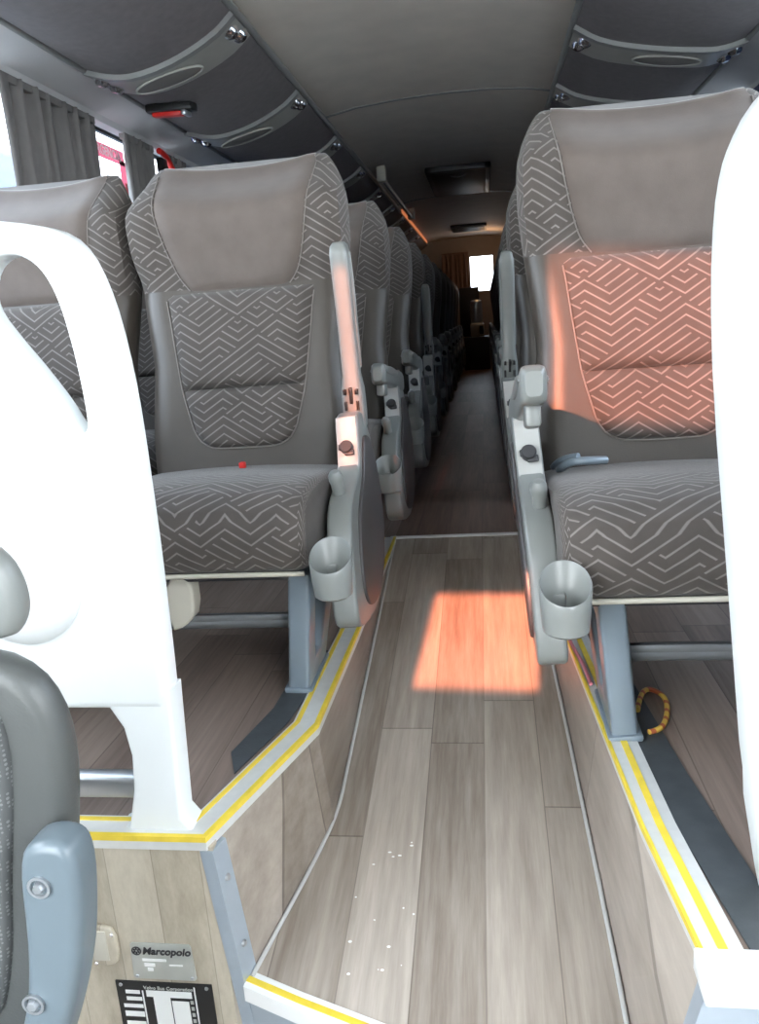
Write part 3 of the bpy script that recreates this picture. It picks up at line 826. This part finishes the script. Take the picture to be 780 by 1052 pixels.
# ------------------------------------------------------------------ white partitions behind the steps
def scaled(pts, k): return [(.14 + (x - .14) * k, .67 + (z - .67) * k) for x, z in pts]
kL = .945 / .89
outerL = [(-1.12, .22), (-1.12, .60), (-.95, .80), (-.70, .835), (-.52, .83), (-.41, .812), (-.345, .801), (-.315, .79), (-.296, .769), (-.283, .735), (-.274, .692), (-.268, .63), (-.266, .577), (-.266, .45), (-.268, .34), (-.271, .247), (-.273, .215), (-.30, .215), (-.40, .216)]
holeL = [(-.425, .72), (-.418, .752), (-.398, .771), (-.372, .772), (-.348, .756), (-.333, .722), (-.325, .67), (-.3215, .62), (-.321, .58), (-.327, .566), (-.337, .575), (-.35, .605), (-.375, .645), (-.40, .68)]
outerL, holeL = scaled(outerL, kL), scaled(holeL, kL)
pl = empty('partition_panel', (-.7, .92, 0), 'glossy white partition with loop handle in front of the left seats', 'partition', 'front partitions')
off = Matrix.Translation((.7, -.92, 0))
def pp(name, me, m, lab=None):
    me.transform(off); o = link(name, me, m, pl); return o
pm = pp('panel', prism([chaikin(outerL, 1), chaikin(holeL, 2)], 'xz', .895, .945, .013, 4), M['white'])
legp = scaled([(-.268, .24), (-.272, .16), (-.277, .06), (-.262, .03), (-.262, .0), (-.37, .0), (-.352, .045), (-.338, .10), (-.333, .15), (-.338, .19), (-.352, .217), (-.36, .24)], kL)
legp = [(x, max(0., z) if z > .0 else 0.) for x, z in legp]
pp('leg', prism([legp], 'xz', .897, .943, .006, 3), M['white'])
bar = prism([[(-1.1, .045), (-.355, .045), (-.355, .078), (-1.1, .078)]], 'xz', .905, .935, .008); pp('cross_bar', bar, M['steel'])
pp('boss', ellipsoid((-.475, .895, .372), .085, .030, .085, 32, 16), M['white'])
tl = [(-.405 + .0, .790), (-.36, .785), (-.325, .765), (-.305, .73), (-.298, .68)]

kR = 1.0
outerR = [(.373, .20), (.366, .40), (.362, .579), (.357, .68), (.358, .747), (.363, .785), (.370, .806), (.383, .832), (.405, .855), (.44, .872), (.50, .885), (.70, .885), (.95, .85), (1.13, .64), (1.13, .20)]
outerR[0] = (.4075, .118); outerR[1] = (.380, .40); outerR[-1] = (1.13, .118); outerR.insert(0, (.422, .115))
holeR = [(.428, .53), (.418, .60), (.412, .68), (.414, .76), (.428, .81), (.46, .835), (.505, .835), (.53, .80), (.535, .76), (.515, .70), (.485, .64), (.455, .57), (.44, .535)]
pr_ = empty('partition_panel', (.75, .80, 0), 'glossy white partition with loop handle in front of the right seats', 'partition', 'front partitions')
off = Matrix.Translation((-.75, -.80, 0)); pl = pr_
pp('panel', prism([chaikin(outerR, 1), chaikin(holeR, 2)], 'xz', .775, .83, .013, 4), M['white'])
pp('leg', prism([[(.4065, .16), (.409, .12), (.424, .03), (.43, .0), (.56, .0), (.545, .06), (.53, .12), (.53, .14), (.53, .16)]], 'xz', .776, .829, .006, 3), M['white'])
pp('cross_bar', prism([[(.50, .045), (1.1, .045), (1.1, .078), (.50, .078)]], 'xz', .79, .82, .008), M['steel'])

# ------------------------------------------------------------------ crew seat in the lower left corner
cs = empty('crew_seat', (-.42, .55, -.45), 'grey crew seat with dotted fabric and bolted side cover at the step', 'seat')
off = Matrix.Translation((.42, -.55, .45)); pl = cs
bo = [(-.66, .0), (-.66, .36), (-.60, .412), (-.36, .418), (-.295, .414), (-.262, .395), (-.245, .365), (-.240, .33), (-.243, .29), (-.250, .25), (-.262, .19), (-.285, .1), (-.305, .02), (-.34, -.06), (-.5, -.06)]
pp('backrest', prism([chaikin(bo, 1)], 'xz', .565, .605, .018, 5), M['crewleather'])
fi = [(-.62, .03), (-.625, .34), (-.57, .38), (-.36, .397), (-.310, .388), (-.290, .365), (-.287, .33), (-.296, .27), (-.312, .2), (-.33, .1), (-.36, .02), (-.48, .0)]
pp('fabric_insert', prism([chaikin(fi, 2)], 'xz', .555, .585, .010, 4), M['dotted'])
me = prism([chaikin([(-.44, .425), (-.44, .50), (-.40, .527), (-.300, .525), (-.268, .505), (-.256, .475), (-.258, .445), (-.276, .425)], 2)], 'xz', .56, .60, .018, 5); pp('headrest', me, M['grey'])
co = [(-.276, .242), (-.262, .262), (-.230, .263), (-.219, .243), (-.226, .18), (-.240, .12), (-.266, .05), (-.300, -.02), (-.38, -.04), (-.325, .02), (-.298, .085), (-.284, .15)]
cv = pp('side_cover', prism([chaikin(co, 2)], 'xz', .525, .565, .010, 4), M['coverpaint'])
for bx, bz in ((-.256, .222), (-.285, .098)):
    me = join([lathe([(.010, .001), (.0105, .004), (.008, .004), (.0075, .001)], (0, 0, 0), 20), lathe([(0, .007), (.0045, .0065), (.006, .002), (.006, 0), (0, 0)], (0, 0, 0), 6)])
    me.transform(Matrix.Rotation(PI / 2, 4, 'X')); me.transform(Matrix.Translation((bx - .0, .526, bz))); me.transform(off)
    link('bolt', me, M['steel'], cv)
pp('cushion', box(-.62, -.30, .12, .54, -.12, -.02, .03, 4), M['crewleather'])
pp('pedestal', box(-.56, -.36, .2, .5, -.45, -.11, .02), M['legpaint'])

# ------------------------------------------------------------------ plates on the riser
def frame_xz(o): pass
toXZ = Matrix(((1, 0, 0, 0), (0, 0, -1, 0), (0, 1, 0, 0), (0, 0, 0, 1)))     # text facing -y
def txt(name, s, size, x, z, y, parent, m, shear=0., bold=0., align='CENTER'):
    t = text_mesh(s, size, .0004, shear, bold, align); t.transform(Matrix.Translation((x, y, z)) @ toXZ); return link(name, t, m, parent, False)
mp = empty('maker_plate', (-.357, .8834, -.204), 'silver plate with round emblem and dark lettering on the riser', 'plate')
link('plate_sheet', prism([[(-.046, .028), (-.043, .031), (.043, .031), (.046, .028), (.048, -.028), (.045, -.031), (-.045, -.031), (-.048, -.028)]], 'xz', -.0025, 0, .0006), M['plate'], mp)
txt('lettering', 'Marcopolo', .0165, .008, .018, -.003, mp, M['darkplastic'], .25, .0005)
em = [tube([(.0065 * math.cos(a), -.003, .0065 * math.sin(a)) for a in [2 * PI * i / 24 for i in range(24)]], .0009, 2, False, True)]
for i in range(6):
    a = 2 * PI * i / 6; b = box(-.0012, .0012, -.0032, -.0026, .0018, .0052); b.transform(Matrix.Rotation(a, 4, 'Y')); em.append(b)
e_ = join(em); e_.transform(Matrix.Translation((-.037, 0, .018))); link('emblem', e_, M['darkplastic'], mp)
for (x0, x1, z0, z1) in ((-.03, .006, .001, .005), (-.028, -.012, -.008, -.003), (-.024, -.016, -.016, -.011), (.01, .03, -.006, -.004)):
    link('field', box(x0, x1, -.0032, -.002, z0, z1), M['whitepaint'], mp, False)
for sx in (-1, 1): link('rivet', lathe([(0, .002), (.0022, .0015), (.003, 0), (0, 0)], (sx * .042, -.0024, -.026), 10, 'y'), M['steel'], mp)
bp = empty('chassis_plate', (-.362, .8834, -.293), 'black printed plate with white fields, lower of two on the riser', 'plate')
link('plate_sheet', box(-.074, .074, -.0025, 0, -.052, .052, .0006), M['black'], bp)
txt('lettering', 'Volvo Bus Corporation', .0080, .007, .0425, -.003, bp, M['plate'], 0, .0001)
F = [(-.060, -.038, .031, .037), (-.060, -.036, .019, .025), (-.066, -.036, .006, .012), (-.066, -.036, -.010, -.001), (-.066, -.036, -.028, -.019), (-.028, .042, .027, .038), (-.018, .008, -.05, .027), (.010, .036, -.05, .021), (-.0345, -.0325, -.05, .037), (.046, .048, -.05, .047)]
for f in F: link('field', box(f[0], f[1], -.0032, -.002, f[2], f[3]), M['whitepaint'], bp, False)
link('field_column', join([box(.0385, .043, -.0032, -.002, .017 - .011 * i, .023 - .011 * i) for i in range(6)]), M['plate'], bp, False)
for sx in (-1, 1): link('rivet', lathe([(0, .002), (.0025, .0015), (.003, 0), (0, 0)], (sx * .066, -.0024, .046), 10, 'y'), M['steel'], bp)
lp = empty('latch_cover', (-.442, .8834, -.178), 'clear plastic latch cover screwed to the riser beside crew seat', 'latch cover')
link('cover', prism([chaikin([(-.022, -.032), (.010, -.032), (.022, -.022), (.022, .03), (.0, .036), (-.022, .036)], 1)], 'xz', -.008, 0, .003), M['riser'], lp)
link('inner_plate', box(-.016, .008, -.0095, -.006, -.022, .028, .001), M['cream'], lp)
for x, z in ((.017, .022), (-.014, -.028)): link('screw', lathe([(0, .002), (.002, .0015), (.003, 0), (0, 0)], (x, -.0085, z), 10, 'y'), M['chrome'], lp)

# ------------------------------------------------------------------ cables
tag(link('cable', tube([(.366, 1.22, .012), (.378, 1.27, .010), (.40, 1.315, .006), (.425, 1.28, .006), (.412, 1.21, .006), (.392, 1.165, .006), (.372, 1.16, .006)], .0045, 3), M['cable']), 'yellow cable loop on the floor behind the right pedestal', 'cable')
tag(link('wire', tube([(.275, 1.54, .03), (.29, 1.47, .01), (.298, 1.43, .008), (.302, 1.38, .008), (.303, 1.32, .010)], .0035, 3), M['wire']), 'thin pink wire lying along the right ledge under the cup holder', 'wire')

# ------------------------------------------------------------------ rear end: small dispenser
d = empty('drinks_dispenser', (.03, 10.0, 0), 'small pale drinks dispenser on a dark cabinet at the far end of the aisle', 'dispenser')
link('cabinet', box(-.16, .16, -.15, .25, 0, .40, .015), M['darkplastic'], d)
link('dispenser_base', box(-.07, .10, -.12, .10, .40, .56, .02), M['cream'], d)
link('tap_panel', box(.04, .09, -.126, -.11, .43, .53, .004), M['black'], d)
link('tank', lathe([(0, .84), (.05, .84), (.07, .82), (.075, .7), (.072, .57), (.06, .56), (0, .56)], (.01, 0, 0), 24), M['steel'], d)
link('back_board', box(-.2, .05, .2, .26, .40, 1.0, .01), M['black'], d)

# ------------------------------------------------------------------ outside
struct('ground', box(-60, 60, -60, 80, -1.62, -1.6), M['asphalt'])
pb = empty('parked_bus', (-5.6, 8, -1.6), 'blue parked bus outside, seen low through the left windows', 'bus')
link('body', prism([chaikin([(-5.5, .4), (-5.5, 3.6), (-5.2, 4.2), (5.2, 4.2), (5.5, 3.6), (5.5, .4)], 2)], 'yz', -1.2, 1.2, .12, 4), M['busblue'], pb)
link('window_band', box(1.17, 1.215, -4.9, 4.9, 2.1, 3.2, .02), M['black'], pb)
link('roof_stripe', box(1.17, 1.212, -5.2, 5.2, 3.45, 3.55, .01), M['curtain'], pb)
for yy in (-3.4, 3.0):
    link('wheel', lathe([(0, .1), (.3, .1), (.48, .08), (.5, 0), (.5, -.2), (0, -.2)], (1.12, yy, .5), 28, 'x'), M['tyre'], pb)

# ------------------------------------------------------------------ light
w = bpy.data.worlds.new('World'); sc.world = w; w.use_nodes = True
bg = w.node_tree.nodes['Background']
t = w.node_tree
tc = t.nodes.new('ShaderNodeTexCoord'); sp = t.nodes.new('ShaderNodeSeparateXYZ'); cr = t.nodes.new('ShaderNodeValToRGB')
t.links.new(tc.outputs['Generated'], sp.inputs[0]); t.links.new(sp.outputs[2], cr.inputs[0]); t.links.new(cr.outputs[0], bg.inputs[0])
cr.color_ramp.elements[0].color = (1., .98, .95, 1); cr.color_ramp.elements[1].color = (.86, .92, 1., 1); cr.color_ramp.elements[1].position = .9
bg.inputs[1].default_value = 2.2

def beam(name, target, dirv, sx, sy, color, power, dist=4.2, spread=1.5, roll=0.):
    """a shaft of sunlight reaching in through the windscreen"""
    L = bpy.data.lights.new(name, 'AREA'); L.shape = 'RECTANGLE'; L.size = sx; L.size_y = sy; L.energy = power; L.color = color; L.spread = math.radians(spread)
    o = bpy.data.objects.new(name, L); COL.objects.link(o)
    dv = Vector(dirv).normalized(); o.location = Vector(target) - dv * dist
    o.rotation_euler = dv.to_track_quat('-Z', 'Y').to_euler(); return o
SUNC = (1., .30, .16)
beam('sunbeam_floor', (.100, 1.75, -.08), (.08, 1., -.42), .27, .22, SUNC, .22, 2.2, 1.)
beam('sunbeam_seat', (.43, 1.60, .60), (.33, 1., -.36), .31, .33, SUNC, .16, 2.1, 1.5)
beam('sunbeam_console', (-.146, 1.66, .56), (.03, 1., -.36), .032, .40, SUNC, .02, 2.1, 1.)
rl = bpy.data.lights.new('rear_fill', 'POINT'); rl.energy = .3; rl.color = (1., .55, .25); rl.shadow_soft_size = .08  # warm fill added for the glow at the rear, no fixture there
ro = bpy.data.objects.new('rear_fill', rl); COL.objects.link(ro); ro.location = (.22, 9.9, 1.45)

# ------------------------------------------------------------------ camera (image taken as 780 x 1052)
F_, R_, VP, CXp, CYp = 800., .075, (498., 322.), 390., 526.
a = Vector((VP[0] - CXp, CYp - VP[1], F_)).normalized()
u = Vector((-R_, 1., -(-R_ * a.x + a.y) / a.z)).normalized()
r = u.cross(a)
if r.x < 0: r = -r
right, up, fwd = Vector((r.x, a.x, u.x)), Vector((r.y, a.y, u.y)), Vector((r.z, a.z, u.z))
cam = bpy.data.cameras.new('Camera'); co_ = bpy.data.objects.new('Camera', cam); COL.objects.link(co_)
mw = Matrix((( right.x, up.x, -fwd.x, .14), (right.y, up.y, -fwd.y, 0.), (right.z, up.z, -fwd.z, .67), (0, 0, 0, 1)))
co_.matrix_world = mw
cam.sensor_width = 36.; cam.sensor_fit = 'AUTO'; cam.lens = F_ * 36. / 1052.; cam.clip_start = .02
sc.camera = co_
vs = sc.view_settings; vs.view_transform = 'Standard'; vs.look = 'None'; vs.gamma = 1.; vs.exposure = 2.75; vs.use_curve_mapping = False
